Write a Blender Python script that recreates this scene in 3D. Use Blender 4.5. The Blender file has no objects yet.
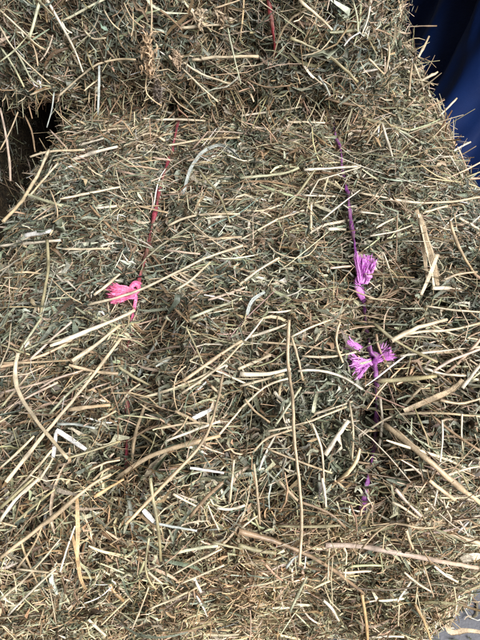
import bpy, math, random
import numpy as np
from mathutils import Vector, Matrix, noise
from mathutils.bvhtree import BVHTree

SEED = 11
random.seed(SEED)
rng = np.random.default_rng(SEED)
scene = bpy.context.scene
col = scene.collection

# ------------------------------------------------------------------ camera
CAM = Vector((0.0, 0.0, 0.68))
PITCH = math.radians(52.4)
YAW = math.radians(1.6)
FPX = 483.0                               # focal length in photograph pixels (480 x 640)
cd = bpy.data.cameras.new('camera')
cd.sensor_fit = 'VERTICAL'
cd.sensor_height = 24.0
cd.lens = 24.0 * FPX / 640.0
cd.clip_start = 0.01
cd.clip_end = 60
cam = bpy.data.objects.new('camera', cd)
col.objects.link(cam)
cam.location = CAM
cam.rotation_euler = (math.pi / 2 - PITCH, 0, YAW)
scene.camera = cam
scene.render.resolution_x, scene.render.resolution_y = 768, 1024

# ------------------------------------------------------------------ light
w = bpy.data.worlds.new('World')
scene.world = w
w.use_nodes = True
bg = w.node_tree.nodes['Background']
bg.inputs[0].default_value = (0.92, 0.96, 1.0, 1)
bg.inputs[1].default_value = 0.17


def area(name, loc, target, sx, sy, power, colr):
    ld = bpy.data.lights.new(name, 'AREA')
    ld.shape = 'RECTANGLE'
    ld.size, ld.size_y = sx, sy
    ld.energy = power
    ld.color = colr
    o = bpy.data.objects.new(name, ld)
    col.objects.link(o)
    o.location = loc
    o.rotation_euler = (Vector(target) - Vector(loc)).to_track_quat('-Z', 'Y').to_euler()
    return o


area('doorway_light', (1.45, -0.95, 2.0), (0.0, 0.40, 0.3), 2.0, 1.5, 196, (1.0, 0.985, 0.985))
scene.view_settings.view_transform = 'Standard'
scene.view_settings.look = 'None'
scene.view_settings.gamma = 1
scene.view_settings.use_curve_mapping = False
scene.view_settings.exposure = 0.0
scene.render.engine = 'CYCLES'


# ------------------------------------------------------------------ materials
def new_mat(name):
    m = bpy.data.materials.new(name)
    m.use_nodes = True
    nt = m.node_tree
    return m, nt, nt.nodes['Principled BSDF']


def plant_mat(name, rough, spec, streak, bump, fine=900.0):
    """colour of every single piece comes from its own 'tint'; grain and mottling from noise"""
    m, nt, b = new_mat(name)
    N, L = nt.nodes, nt.links
    at = N.new('ShaderNodeAttribute'); at.attribute_name = 'tint'
    tc = N.new('ShaderNodeTexCoord')
    n1 = N.new('ShaderNodeTexNoise'); n1.inputs['Scale'].default_value = 140; n1.inputs['Detail'].default_value = 3
    n2 = N.new('ShaderNodeTexNoise'); n2.inputs['Scale'].default_value = fine; n2.inputs['Detail'].default_value = 2
    L.new(tc.outputs['Object'], n1.inputs['Vector'])
    L.new(tc.outputs['Object'], n2.inputs['Vector'])
    r1 = N.new('ShaderNodeMapRange')
    r1.inputs[1].default_value, r1.inputs[2].default_value = 0.3, 0.7
    r1.inputs[3].default_value, r1.inputs[4].default_value = 1 - streak, 1 + streak * 0.8
    L.new(n1.outputs['Fac'], r1.inputs[0])
    r2 = N.new('ShaderNodeMapRange')
    r2.inputs[1].default_value, r2.inputs[2].default_value = 0.3, 0.7
    r2.inputs[3].default_value, r2.inputs[4].default_value = 1 - streak * 0.7, 1 + streak * 0.5
    L.new(n2.outputs['Fac'], r2.inputs[0])
    mu = N.new('ShaderNodeMath'); mu.operation = 'MULTIPLY'
    L.new(r1.outputs[0], mu.inputs[0]); L.new(r2.outputs[0], mu.inputs[1])
    mx = N.new('ShaderNodeVectorMath'); mx.operation = 'SCALE'
    L.new(at.outputs['Color'], mx.inputs[0]); L.new(mu.outputs[0], mx.inputs['Scale'])
    L.new(mx.outputs[0], b.inputs['Base Color'])
    b.inputs['Roughness'].default_value = rough
    b.inputs['Specular IOR Level'].default_value = spec
    bp = N.new('ShaderNodeBump'); bp.inputs['Strength'].default_value = bump; bp.inputs['Distance'].default_value = 0.0006
    L.new(n2.outputs['Fac'], bp.inputs['Height']); L.new(bp.outputs[0], b.inputs['Normal'])
    return m


MAT_STALK = plant_mat('dry_stalk', 0.42, 0.45, 0.26, 0.35)
MAT_LEAF = plant_mat('dry_leaf', 0.5, 0.5, 0.38, 0.6)
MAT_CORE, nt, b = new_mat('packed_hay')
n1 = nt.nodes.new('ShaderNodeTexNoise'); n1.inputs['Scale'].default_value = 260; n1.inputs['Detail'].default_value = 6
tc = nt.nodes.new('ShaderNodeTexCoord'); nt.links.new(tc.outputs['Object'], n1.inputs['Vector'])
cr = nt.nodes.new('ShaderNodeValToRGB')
cr.color_ramp.elements[0].position, cr.color_ramp.elements[0].color = 0.35, (0.018, 0.012, 0.006, 1)  # dark browns put the shadow tone between the stems into the packed hay
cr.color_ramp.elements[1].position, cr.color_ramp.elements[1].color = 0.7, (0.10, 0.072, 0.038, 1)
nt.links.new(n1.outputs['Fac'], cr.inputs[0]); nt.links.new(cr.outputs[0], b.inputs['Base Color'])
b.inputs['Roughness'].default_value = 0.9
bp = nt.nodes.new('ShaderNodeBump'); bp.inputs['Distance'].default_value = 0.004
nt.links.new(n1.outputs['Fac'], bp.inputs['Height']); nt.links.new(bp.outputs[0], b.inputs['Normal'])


def twine_mat(name, c0, c1, dust=0.0):
    m, nt, b = new_mat(name)
    tc = nt.nodes.new('ShaderNodeTexCoord')
    n = nt.nodes.new('ShaderNodeTexNoise'); n.inputs['Scale'].default_value = 500; n.inputs['Detail'].default_value = 4
    nt.links.new(tc.outputs['Object'], n.inputs['Vector'])
    cr = nt.nodes.new('ShaderNodeValToRGB')
    cr.color_ramp.elements[0].position, cr.color_ramp.elements[0].color = 0.3, (*c0, 1)
    cr.color_ramp.elements[1].position, cr.color_ramp.elements[1].color = 0.7, (*c1, 1)
    nt.links.new(n.outputs['Fac'], cr.inputs[0])
    nd = nt.nodes.new('ShaderNodeTexNoise'); nd.inputs['Scale'].default_value = 85; nd.inputs['Detail'].default_value = 5
    nt.links.new(tc.outputs['Object'], nd.inputs['Vector'])
    mr = nt.nodes.new('ShaderNodeMapRange'); mr.inputs[1].default_value, mr.inputs[2].default_value = .42, .68
    mr.inputs[3].default_value, mr.inputs[4].default_value = 0.0, dust
    nt.links.new(nd.outputs['Fac'], mr.inputs[0])
    mx = nt.nodes.new('ShaderNodeMix'); mx.data_type = 'RGBA'
    mx.inputs[7].default_value = (.20, .15, .10, 1)
    nt.links.new(mr.outputs[0], mx.inputs[0]); nt.links.new(cr.outputs[0], mx.inputs[6])
    nt.links.new(mx.outputs[2], b.inputs['Base Color'])
    b.inputs['Roughness'].default_value = 0.5
    bp = nt.nodes.new('ShaderNodeBump'); bp.inputs['Distance'].default_value = 0.0005
    nt.links.new(n.outputs['Fac'], bp.inputs['Height']); nt.links.new(bp.outputs[0], b.inputs['Normal'])
    return m


MAT_PURPLE = twine_mat('purple_twine', (0.12, 0.022, 0.13), (0.27, 0.065, 0.30), .6)
MAT_PURPLE_END = twine_mat('purple_frayed_twine', (0.60, 0.16, 0.60), (0.80, 0.34, 0.80), .3)
MAT_PINK = twine_mat('pink_twine', (0.17, 0.020, 0.034), (0.33, 0.06, 0.085), .75)
MAT_PINK_END = twine_mat('pink_frayed_twine', (0.70, 0.07, 0.21), (0.86, 0.24, 0.41), .3)
MAT_RED = twine_mat('red_twine', (0.13, 0.012, 0.018), (0.26, 0.03, 0.036), .6)

MAT_FLOOR, nt, b = new_mat('concrete')
n1 = nt.nodes.new('ShaderNodeTexNoise'); n1.inputs['Scale'].default_value = 14; n1.inputs['Detail'].default_value = 8
tc = nt.nodes.new('ShaderNodeTexCoord'); nt.links.new(tc.outputs['Object'], n1.inputs['Vector'])
cr = nt.nodes.new('ShaderNodeValToRGB')
cr.color_ramp.elements[0].position, cr.color_ramp.elements[0].color = 0.3, (0.088, 0.089, 0.100, 1)
cr.color_ramp.elements[1].position, cr.color_ramp.elements[1].color = 0.7, (0.145, 0.146, 0.160, 1)
nt.links.new(n1.outputs['Fac'], cr.inputs[0]); nt.links.new(cr.outputs[0], b.inputs['Base Color'])
b.inputs['Roughness'].default_value = 0.85
n2 = nt.nodes.new('ShaderNodeTexNoise'); n2.inputs['Scale'].default_value = 300
nt.links.new(tc.outputs['Object'], n2.inputs['Vector'])
bp = nt.nodes.new('ShaderNodeBump'); bp.inputs['Distance'].default_value = 0.001
nt.links.new(n2.outputs['Fac'], bp.inputs['Height']); nt.links.new(bp.outputs[0], b.inputs['Normal'])

MAT_TARP, nt, b = new_mat('blue_tarpaulin')
n1 = nt.nodes.new('ShaderNodeTexNoise'); n1.inputs['Scale'].default_value = 7; n1.inputs['Detail'].default_value = 6
tc = nt.nodes.new('ShaderNodeTexCoord'); nt.links.new(tc.outputs['Object'], n1.inputs['Vector'])
cr = nt.nodes.new('ShaderNodeValToRGB')
cr.color_ramp.elements[0].position, cr.color_ramp.elements[0].color = 0.3, (0.002, 0.010, 0.055, 1)
cr.color_ramp.elements[1].position, cr.color_ramp.elements[1].color = 0.75, (0.005, 0.026, 0.125, 1)
nt.links.new(n1.outputs['Fac'], cr.inputs[0]); nt.links.new(cr.outputs[0], b.inputs['Base Color'])
b.inputs['Roughness'].default_value = 0.5
b.inputs['Specular IOR Level'].default_value = 0.3
wv = nt.nodes.new('ShaderNodeTexWave'); wv.inputs['Scale'].default_value = 160; wv.bands_direction = 'Z'
nt.links.new(tc.outputs['Object'], wv.inputs['Vector'])
bp = nt.nodes.new('ShaderNodeBump'); bp.inputs['Distance'].default_value = 0.0006; bp.inputs['Strength'].default_value = 0.4
nt.links.new(wv.outputs['Fac'], bp.inputs['Height']); nt.links.new(bp.outputs[0], b.inputs['Normal'])


# ------------------------------------------------------------------ mesh helpers
def mesh_from(name, V, Q, tint=None, smooth=True):
    """V (n,3) float, Q (m,4) int quads"""
    me = bpy.data.meshes.new(name)
    V = np.ascontiguousarray(V, dtype=np.float32); Q = np.ascontiguousarray(Q, dtype=np.int32)
    me.vertices.add(len(V)); me.vertices.foreach_set('co', V.ravel())
    me.loops.add(Q.size); me.loops.foreach_set('vertex_index', Q.ravel())
    me.polygons.add(len(Q))
    me.polygons.foreach_set('loop_start', np.arange(0, Q.size, 4, dtype=np.int32))
    me.polygons.foreach_set('use_smooth', np.full(len(Q), smooth, dtype=bool))
    if tint is not None:
        a = me.attributes.new('tint', 'FLOAT_COLOR', 'POINT')
        c = np.ones((len(V), 4), dtype=np.float32); c[:, :3] = tint
        a.data.foreach_set('color', c.ravel())
    me.update(calc_edges=True)
    return me


def put(name, me, mat, parent=None, kind=None):
    o = bpy.data.objects.new(name, me)
    if not me.materials:
        me.materials.append(mat)
    col.objects.link(o)
    if parent is not None:
        o.parent = parent
    if kind:
        o['kind'] = kind
    return o


def nrm(a):
    return a / np.maximum(np.linalg.norm(a, axis=-1, keepdims=True), 1e-9)


def tubes(P, R, sides, flat=None, ref=None, twist=None, tint=None, ridges=None):
    """P (N,K,3) centre lines, R (N,K) radii -> verts, quads, tint per vert"""
    N, K, _ = P.shape
    T = np.gradient(P, axis=1)
    T = nrm(T)
    if ref is None:
        ref = nrm(rng.normal(size=(N, 3)))
    ref = np.broadcast_to(ref[:, None, :], P.shape)
    U = nrm(ref - (ref * T).sum(-1, keepdims=True) * T)
    W = np.cross(T, U)
    if flat is None:
        flat = np.ones(N)
    ang = np.arange(sides) * 2 * math.pi / sides
    A = np.broadcast_to(ang, (N, K, sides))
    tw = 0 if twist is None else twist[:, :, None]
    r = R[:, :, None] * np.ones(sides)
    if ridges is not None:
        r = r * (1 + 0.22 * np.cos(ridges * A))
    ca, sa = np.cos(A) * r, np.sin(A) * r * flat[:, None, None]
    if twist is not None:
        c, s = np.cos(tw), np.sin(tw)
        ca, sa = ca * c - sa * s, ca * s + sa * c
    V = P[:, :, None, :] + ca[..., None] * U[:, :, None, :] + sa[..., None] * W[:, :, None, :]
    i = np.arange(N)[:, None, None] * K * sides
    k = np.arange(K - 1)[None, :, None] * sides
    s0 = np.arange(sides)[None, None, :]
    s1 = (s0 + 1) % sides
    Q = np.stack([i + k + s0, i + k + s1, i + k + sides + s1, i + k + sides + s0], -1).reshape(-1, 4)
    tv = None
    if tint is not None:
        tv = np.broadcast_to(tint[:, None, None, :] if tint.ndim == 2 else tint[:, :, None, :], V.shape).reshape(-1, 3)
    return V.reshape(-1, 3), Q, tv


def strips(P, Wd, ref, across, fold, twist, tint):
    """flat leaves: P (N,K,3), half width Wd (N,K), `across` verts over the width, centre lifted by fold"""
    N, K, _ = P.shape
    T = nrm(np.gradient(P, axis=1))
    ref = np.broadcast_to(ref[:, None, :], P.shape)
    S = nrm(np.cross(T, ref))
    Nn = np.cross(S, T)
    c, s = np.cos(twist)[..., None], np.sin(twist)[..., None]
    S, Nn = S * c + Nn * s, Nn * c - S * s
    e = np.linspace(-1, 1, across)
    V = P[:, :, None, :] + (e[None, None, :, None] * Wd[:, :, None, None]) * S[:, :, None, :] \
        + ((np.abs(e)[None, None, :, None] - 0.5) * (Wd * fold[:, None])[:, :, None, None]) * Nn[:, :, None, :]
    i = np.arange(N)[:, None, None] * K * across
    k = np.arange(K - 1)[None, :, None] * across
    j = np.arange(across - 1)[None, None, :]
    Q = np.stack([i + k + j, i + k + j + 1, i + k + across + j + 1, i + k + across + j], -1).reshape(-1, 4)
    tv = np.broadcast_to(tint[:, None, None, :], V.shape).reshape(-1, 3)
    return V.reshape(-1, 3), Q, tv


# ------------------------------------------------------------------ bale cores
# hollows in the top of the lower bale, as pixels of the photograph (x, y, radius px, depth m)
HOLLOWS = [(140, 318, 14, .010), (148, 350, 20, .022), (146, 385, 20, .022), (142, 420, 22, .024), (138, 460, 20, .018), (158, 262, 12, .010),
           (362, 318, 14, .010), (270, 540, 42, .020), (225, 530, 24, .018), (20, 525, 30, .014),
           (410, 436, 36, .026), (440, 460, 26, .016), (400, 480, 22, .012), (355, 440, 12, .008), (335, 590, 22, .012), (395, 300, 18, .008), (30, 430, 14, .008), (420, 285, 14, .01),
           (205, 290, 14, .008), (345, 160, 14, .008), (110, 380, 10, .008), (325, 112, 22, .012), (385, 250, 16, .01)]


def top_point(x, y, z):
    v, u = (320 - y) / FPX, (x - 240) / FPX
    dy = math.cos(PITCH) + v * math.sin(PITCH); dz = -math.sin(PITCH) + v * math.cos(PITCH)
    t = (z - CAM.z) / dz
    return np.array([u * t * math.cos(YAW) - dy * t * math.sin(YAW), dy * t * math.cos(YAW) + u * t * math.sin(YAW), z]), t


def bale_core(center, half, rad, rotz, seed, grooves, step=0.0075, lump=0.011, inflate=0.0, sag=None):
    """rounded box with lumps, flake creases and twine grooves. returns V, N(normal), Q in world space"""
    hx, hy, hz = half
    Vs, Ns, Qs, off = [], [], [], 0
    for ax in range(3):
        for sg in (-1, 1):
            a1, a2 = [(1, 2), (2, 0), (0, 1)][ax]
            n1, n2 = max(2, int(2 * half[a1] / step)), max(2, int(2 * half[a2] / step))
            g1, g2 = np.meshgrid(np.linspace(-1, 1, n1), np.linspace(-1, 1, n2), indexing='ij')
            q = np.zeros((n1, n2, 3))
            q[..., ax] = sg * half[ax]; q[..., a1] = g1 * half[a1]; q[..., a2] = g2 * half[a2]
            c = np.clip(q, -(np.array(half) - rad), np.array(half) - rad)
            n = nrm(q - c)
            p = c + n * rad
            Vs.append(p.reshape(-1, 3)); Ns.append(n.reshape(-1, 3))
            idx = np.arange(n1 * n2).reshape(n1, n2) + off
            f = np.stack([idx[:-1, :-1], idx[1:, :-1], idx[1:, 1:], idx[:-1, 1:]], -1).reshape(-1, 4)
            if sg < 0:
                f = f[:, ::-1]
            Qs.append(f); off += n1 * n2
    V, N, Q = np.concatenate(Vs), np.concatenate(Ns), np.concatenate(Qs)
    d = np.empty(len(V))
    for i, p in enumerate(V):
        q = Vector((p[0] * 9 + seed * 7.3, p[1] * 11, p[2] * 9))
        d[i] = lump * (noise.noise(q) + 0.65 * noise.noise(q * 2.7) + 0.52 * noise.noise(q * 6.1))
    # flakes: shallow creases across the length
    fl = np.sin((V[:, 1] + 0.02 * np.sin(V[:, 0] * 9)) * 2 * math.pi / 0.095 + seed)
    d += -0.006 * np.clip(fl - 0.55, 0, 1) / 0.45
    for gx, depth, wd in grooves:
        d -= depth * np.exp(-((V[:, 0] - gx) / wd) ** 2)
    if seed == 3:
        for (x, y, r_, dp) in HOLLOWS:
            c_, t_ = top_point(x, y, 0.352)
            q = (V + np.array(center) - c_) / (r_ * t_ / FPX * 1.15)
            d -= 1.5 * dp * np.exp(-(q ** 2).sum(1))
    V = V + N * (d + inflate)[:, None]
    if sag is not None:
        V = sag(V)
    c, s = math.cos(rotz), math.sin(rotz)
    Rm = np.array([[c, -s, 0], [s, c, 0], [0, 0, 1]])
    return V @ Rm.T + np.array(center), N @ Rm.T, Q


class Bale:
    pass


def make_bale(loc, half, rad, rotz, seed, grooves, label, group, sag=None, lump=0.015):
    bl = Bale()
    e = bpy.data.objects.new('hay_bale', None)
    col.objects.link(e)
    e.location = loc                       # base of the bale
    e['label'] = label; e['category'] = 'hay bale'; e['group'] = group
    bl.root, bl.loc = e, np.array(loc)
    ctr = (loc[0], loc[1], loc[2] + half[2])
    bl.V, bl.N, bl.Q = bale_core(ctr, half, rad, rotz, seed, grooves, sag=sag, lump=lump)
    V1, _, _ = bale_core(ctr, half, rad, rotz, seed, grooves, inflate=0.010, sag=sag, lump=lump)
    bl.bvh = BVHTree.FromPolygons([Vector(v) for v in V1], bl.Q.tolist())
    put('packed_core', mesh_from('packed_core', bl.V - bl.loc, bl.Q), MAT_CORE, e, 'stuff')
    a, b_, c_ = bl.V[bl.Q[:, 0]], bl.V[bl.Q[:, 1]], bl.V[bl.Q[:, 3]]
    bl.area = np.linalg.norm(np.cross(b_ - a, c_ - a), axis=1)
    bl.fc = bl.V[bl.Q].mean(1)
    bl.fn = nrm(np.cross(b_ - a, c_ - a))
    bl.sn = nrm(bl.N[bl.Q].mean(1))
    return bl


def sample(bl, n, weight):
    w_ = bl.area * weight
    f = rng.choice(len(w_), n, p=w_ / w_.sum())
    q = bl.V[bl.Q[f]]
    u, v = rng.random((n, 1)), rng.random((n, 1))
    p = (q[:, 0] * (1 - u) + q[:, 1] * u) * (1 - v) + (q[:, 3] * (1 - u) + q[:, 2] * u) * v
    return p, nrm(0.35 * bl.fn[f] + 0.65 * bl.sn[f])


def sample_clumped(bl, n, weight, per, sigma, share):
    """like sample(), but `share` of the pieces lie in matted clumps; returns clump ids too (-1: single)"""
    nc = int(n * share / per)
    p0, n0 = sample(bl, nc, weight)
    m = nc * per
    cid = np.repeat(np.arange(nc), per)
    off = rng.normal(0, 1, (m, 3)) * (sigma * rng.lognormal(0, .4, nc))[cid][:, None]
    nn = n0[cid]
    off -= (off * nn).sum(-1, keepdims=True) * nn
    pc = p0[cid] + off + nn * rng.normal(0, .0022, nc)[cid][:, None]
    p1, n1 = sample(bl, n - m, weight)
    return np.concatenate([pc, p1]), np.concatenate([nn, n1]), np.concatenate([cid, np.full(n - m, -1)])


# ------------------------------------------------------------------ palettes (linear base colours)
LEAF = np.array([[.106, .121, .086], [.158, .175, .129], [.225, .240, .183], [.062, .068, .045], [.345, .355, .285],
                 [.135, .098, .060], [.215, .160, .102], [.048, .036, .022], [.45, .42, .335], [.108, .138, .106]])
LEAF_P = np.array([.17, .19, .15, .12, .07, .11, .08, .06, .04, .05])
STEM = np.array([[.475, .395, .27], [.375, .285, .18], [.55, .48, .36], [.27, .245, .145], [.205, .142, .080],
                 [.34, .345, .22], [.435, .325, .24], [.12, .080, .046], [.60, .55, .46]])
STEM_P = np.array([.17, .18, .11, .11, .14, .12, .08, .07, .02])


def pick(pal, p, n, jit=0.16):
    c = pal[rng.choice(len(pal), n, p=p / p.sum())]
    return np.clip(c * np.exp(rng.normal(0, jit, (n, 1))) * np.exp(rng.normal(0, 0.04, (n, 3))), 0.01, 0.8)


def pick_clumped(pal, p, cid, jit, keep=.55, cj=.26):
    """piece colours; pieces of one clump tend to share colour and tone"""
    n = len(cid)
    idx = rng.choice(len(pal), n, p=p / p.sum())
    nc = cid.max() + 1
    ci = rng.choice(len(pal), nc, p=p / p.sum()); ct = np.exp(rng.normal(0, cj, nc))
    inn = cid >= 0
    use = inn & (rng.random(n) < keep)
    idx[use] = ci[cid[use]]
    tone = np.where(inn, ct[np.maximum(cid, 0)], 1.0)[:, None]
    c = pal[idx] * tone
    return np.clip(c * np.exp(rng.normal(0, jit, (n, 1))) * np.exp(rng.normal(0, 0.04, (n, 3))), 0.01, 0.75)


def weathered(p, tint, amount=1.0):
    """greener and browner patches of the cut crop"""
    k = (np.clip(0.42 + 0.45 * clump(p, 15, 5.1) + 0.40 * smooth01(-p[:, 1], -.34, -.16), 0, 1) * amount)[:, None]
    chaff = (smooth01(-p[:, 1], -.13, -.08) * amount)[:, None]           # the cut end is paler, drier chaff
    return tint * ((1 - k) + k * np.array([[1.05, .94, .82]])) * (1 + chaff * np.array([[.32, .26, .17]]))


def tangent_dirs(nrml, main, spread, tilt):
    """unit vectors near the surface: main direction (n,3) turned by N(0,spread), lifted by N(0,tilt)"""
    t = nrm(main - (main * nrml).sum(-1, keepdims=True) * nrml)
    bnm = np.cross(nrml, t)
    a = rng.normal(0, 1, len(t))[:, None] * spread
    el = rng.normal(0, tilt, (len(t), 1))
    d = t * np.cos(a) + bnm * np.sin(a)
    return d * np.cos(el) + nrml * np.sin(el)


def bundle(d, cid, jit):
    """stems of one clump run nearly parallel"""
    first = np.zeros(cid.max() + 1, dtype=int)
    first[cid[::-1][cid[::-1] >= 0]] = np.arange(len(cid))[::-1][cid[::-1] >= 0]
    inn = cid >= 0
    d = d.copy()
    d[inn] = nrm(d[first[cid[inn]]] + rng.normal(0, jit, (inn.sum(), 3)))
    return d


def centre_lines(p, d, n, L, K, bend, kink=0.0):
    """curved (and sometimes kinked) lines through p"""
    N = len(p)
    s = np.linspace(-0.5, 0.5, K)[None, :, None]
    side = nrm(np.cross(d, n))
    bv = side * rng.normal(0, 1, (N, 1)) + n * rng.normal(-0.25, 0.5, (N, 1))
    L_ = L[:, None, None]
    P = p[:, None, :] + d[:, None, :] * s * L_ + bv[:, None, :] * (s ** 2 - 0.08) * L_ * bend
    P = P + (side * rng.normal(0, 1, (N, 1)))[:, None, :] * (s ** 3) * 4 * L_ * bend * 0.5
    if kink > 0:
        kn = (rng.random(N) < 0.4)[:, None, None]
        kp = rng.uniform(-0.3, 0.3, N)[:, None, None]
        kv = (side * rng.normal(0, 1, (N, 1)) + n * rng.normal(0, .35, (N, 1)))[:, None, :]
        P = P + kn * np.clip(s - kp, 0, None) * L_ * kv * kink
    return P


def clump(p, f, ph):
    """soft patchiness, about -1..1"""
    x, y, z = p[:, 0] * f, p[:, 1] * f, p[:, 2] * f
    return (np.sin(x * 1.0 + 1.7 * np.sin(y * .8 + ph) + ph) * np.sin(y * 1.1 + 1.3 * np.sin(z * .9 + x * .6) + 2 * ph)
            + 0.6 * np.sin(x * 2.3 + y * 1.7 + z * 2.0 + ph * 3) * np.sin(y * 2.6 - x * 1.2 + z + ph))


def hay(bl, main_dir, weights, counts, spread, name_prefix=''):
    """fills one bale with leaf litter, thin stems and stalks, each kind one part"""
    n_small, n_leaf, n_fine, n_mid, n_blade = counts
    leafy = weights * np.exp(0.55 * clump(bl.fc, 38, 1.0))
    stemmy = weights * np.exp(-0.75 * clump(bl.fc, 38, 1.0) + .4 * clump(bl.fc, 70, 4.0)) * np.where(bl.fc[:, 1] < 0.115, 1.7, 1) * np.where((bl.fc[:, 1] > .36) & (bl.fc[:, 1] < .57), 1.35, 1)
    # crumbled leaf flecks
    p, n, cid = sample_clumped(bl, n_small, leafy, 36, 0.0055, 0.62)
    dep = rng.uniform(-0.003, 0.013, (n_small, 1))
    p = p + n * dep
    d = tangent_dirs(n, nrm(rng.normal(size=p.shape)), 3.0, 0.5)
    L = rng.lognormal(math.log(0.0050), 0.45, n_small).clip(.0018, .013) * np.where(p[:, 1] < .11, .75, 1)
    P = centre_lines(p, d, n, L, 3, 1.6)
    Wd = (L * rng.uniform(0.07, 0.19, n_small))[:, None] * np.array([[.45, 1.0, .25]])
    ref = nrm(n + rng.normal(0, .55, n.shape))
    V, Q, t = strips(P, Wd, ref, 2, np.zeros(n_small), rng.normal(0, .8, (n_small, 1)) * np.array([[0, .5, 1]]),
                     weathered(p, pick_clumped(LEAF, LEAF_P, cid, .26)))
    put('leaf_crumbs', mesh_from('leaf_crumbs', V - bl.loc, Q, t), MAT_LEAF, bl.root, 'stuff')
    # curled leaflets
    p, n, cid = sample_clumped(bl, n_leaf, leafy, 14, 0.006, 0.6)
    p = p + n * rng.uniform(0.002, 0.014, (n_leaf, 1))
    d = tangent_dirs(n, nrm(rng.normal(size=p.shape)), 3.0, 0.4)
    L = rng.lognormal(math.log(0.0078), 0.38, n_leaf).clip(.0035, .017) * np.where(p[:, 1] < .11, .62, 1)
    P = centre_lines(p, d, n, L, 4, 2.4)
    Wd = (L * rng.uniform(0.05, 0.14, n_leaf) * np.where(rng.random(n_leaf) < .2, 1.8, 1.0))[:, None] * np.array([[.3, .9, 1.0, .2]])
    ref = nrm(n + rng.normal(0, .5, n.shape))
    V, Q, t = strips(P, Wd, ref, 3, rng.uniform(-.4, 2.2, n_leaf), rng.normal(0, 1.6, (n_leaf, 1)) * np.array([[0, .3, .6, 1]]),
                     weathered(p, pick_clumped(LEAF, LEAF_P, cid, .28)) * 1.1)
    put('curled_leaflets', mesh_from('curled_leaflets', V - bl.loc, Q, t), MAT_LEAF, bl.root, 'stuff')
    # thin stems
    p, n, cid = sample_clumped(bl, n_fine, stemmy, 7, .0045, .6)
    p = p + n * rng.uniform(-0.003, 0.012, (n_fine, 1))
    d = bundle(tangent_dirs(n, main_dir(p, n), spread(p) * 1.6, 0.36), cid, .38)
    L = rng.lognormal(math.log(0.022), 0.55, n_fine).clip(.007, .09) * np.where(p[:, 1] < .10, .62, 1)
    P = centre_lines(p, d, n, L, 5, 0.85, 0.5)
    R = (rng.lognormal(math.log(0.00042), 0.35, n_fine).clip(.0002, .0011))[:, None] * np.array([[1, 1, 1, .9, .6]])
    V, Q, t = tubes(P, R, 3, flat=rng.uniform(.5, 1, n_fine), tint=weathered(p, pick_clumped(STEM, STEM_P, cid, .30), .6))
    put('thin_stems', mesh_from('thin_stems', V - bl.loc, Q, t), MAT_STALK, bl.root, 'stuff')
    # stalks
    p, n, cid = sample_clumped(bl, n_mid, stemmy, 4, .005, .5)
    p = p + n * rng.uniform(0.0, 0.011, (n_mid, 1))
    d = bundle(tangent_dirs(n, main_dir(p, n), spread(p) * 1.15, 0.16), cid, .22)
    L = rng.lognormal(math.log(0.042), 0.50, n_mid).clip(.012, .13) * np.where(p[:, 1] < .10, .5, 1)
    P = centre_lines(p, d, n, L, 8, 0.22, 0.55)
    r = rng.lognormal(math.log(0.00075), 0.32, n_mid).clip(.0004, .0016)
    R = r[:, None] * np.array([[.55, 1, 1.0, 1.12, .98, .95, .9, .5]]); 
    V, Q, t = tubes(P, R, 6, flat=rng.uniform(.45, 1, n_mid), tint=weathered(p, pick_clumped(STEM, STEM_P, cid, .24), .5))
    put('stalk_mass', mesh_from('stalk_mass', V - bl.loc, Q, t), MAT_STALK, bl.root, 'stuff')
    # grass blades
    p, n = sample(bl, n_blade, stemmy)
    p = p + n * rng.uniform(0.002, 0.014, (n_blade, 1))
    d = tangent_dirs(n, main_dir(p, n), spread(p) * 1.2, 0.2)
    L = rng.lognormal(math.log(0.034), 0.45, n_blade).clip(.012, .10)
    P = centre_lines(p, d, n, L, 7, 0.5, 0.6)
    wd = rng.lognormal(math.log(0.0008), 0.35, n_blade).clip(.0004, .0018)
    Wd = wd[:, None] * np.array([[.5, .9, 1, 1, .9, .7, .2]])
    tw = rng.normal(0, 1.2, (n_blade, 1)) * np.linspace(-.5, .5, 7)[None, :]
    blade_tint = np.where(rng.random((n_blade, 1)) < .55, pick(STEM, STEM_P, n_blade, .2), pick(LEAF, LEAF_P, n_blade, .25) * 1.35)
    V, Q, t = strips(P, Wd, nrm(n + rng.normal(0, .5, n.shape)), 3, rng.uniform(-.2, 1.2, n_blade), tw, np.clip(blade_tint, 0, .75))
    put('grass_blades', mesh_from('grass_blades', V - bl.loc, Q, t), MAT_LEAF, bl.root, 'stuff')


def smooth01(x, a, b_):
    t = np.clip((x - a) / (b_ - a), 0, 1)
    return t * t * (3 - 2 * t)


# ------------------------------------------------------------------ floor
V = np.array([[-4, -4, 0], [4, -4, 0], [4, 5, 0], [-4, 5, 0]], dtype=float)
o = put('floor', mesh_from('floor', V, np.array([[0, 1, 2, 3]])), MAT_FLOOR)
o['kind'] = 'structure'

# ------------------------------------------------------------------ bales
GROUP = 'stacked hay bales'


def sag_main(V):
    # front end leans out towards its foot and is skewed, right corner further back
    V = V.copy()
    f = smooth01(-V[:, 1], 0.20, 0.47)
    V[:, 1] += f * (0.020 + 0.21 * V[:, 0] - 0.055 * smooth01(-V[:, 2], -0.16, 0.05))
    V[:, 0] -= f * 0.022 * smooth01(V[:, 0], .05, .22)
    return V


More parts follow.
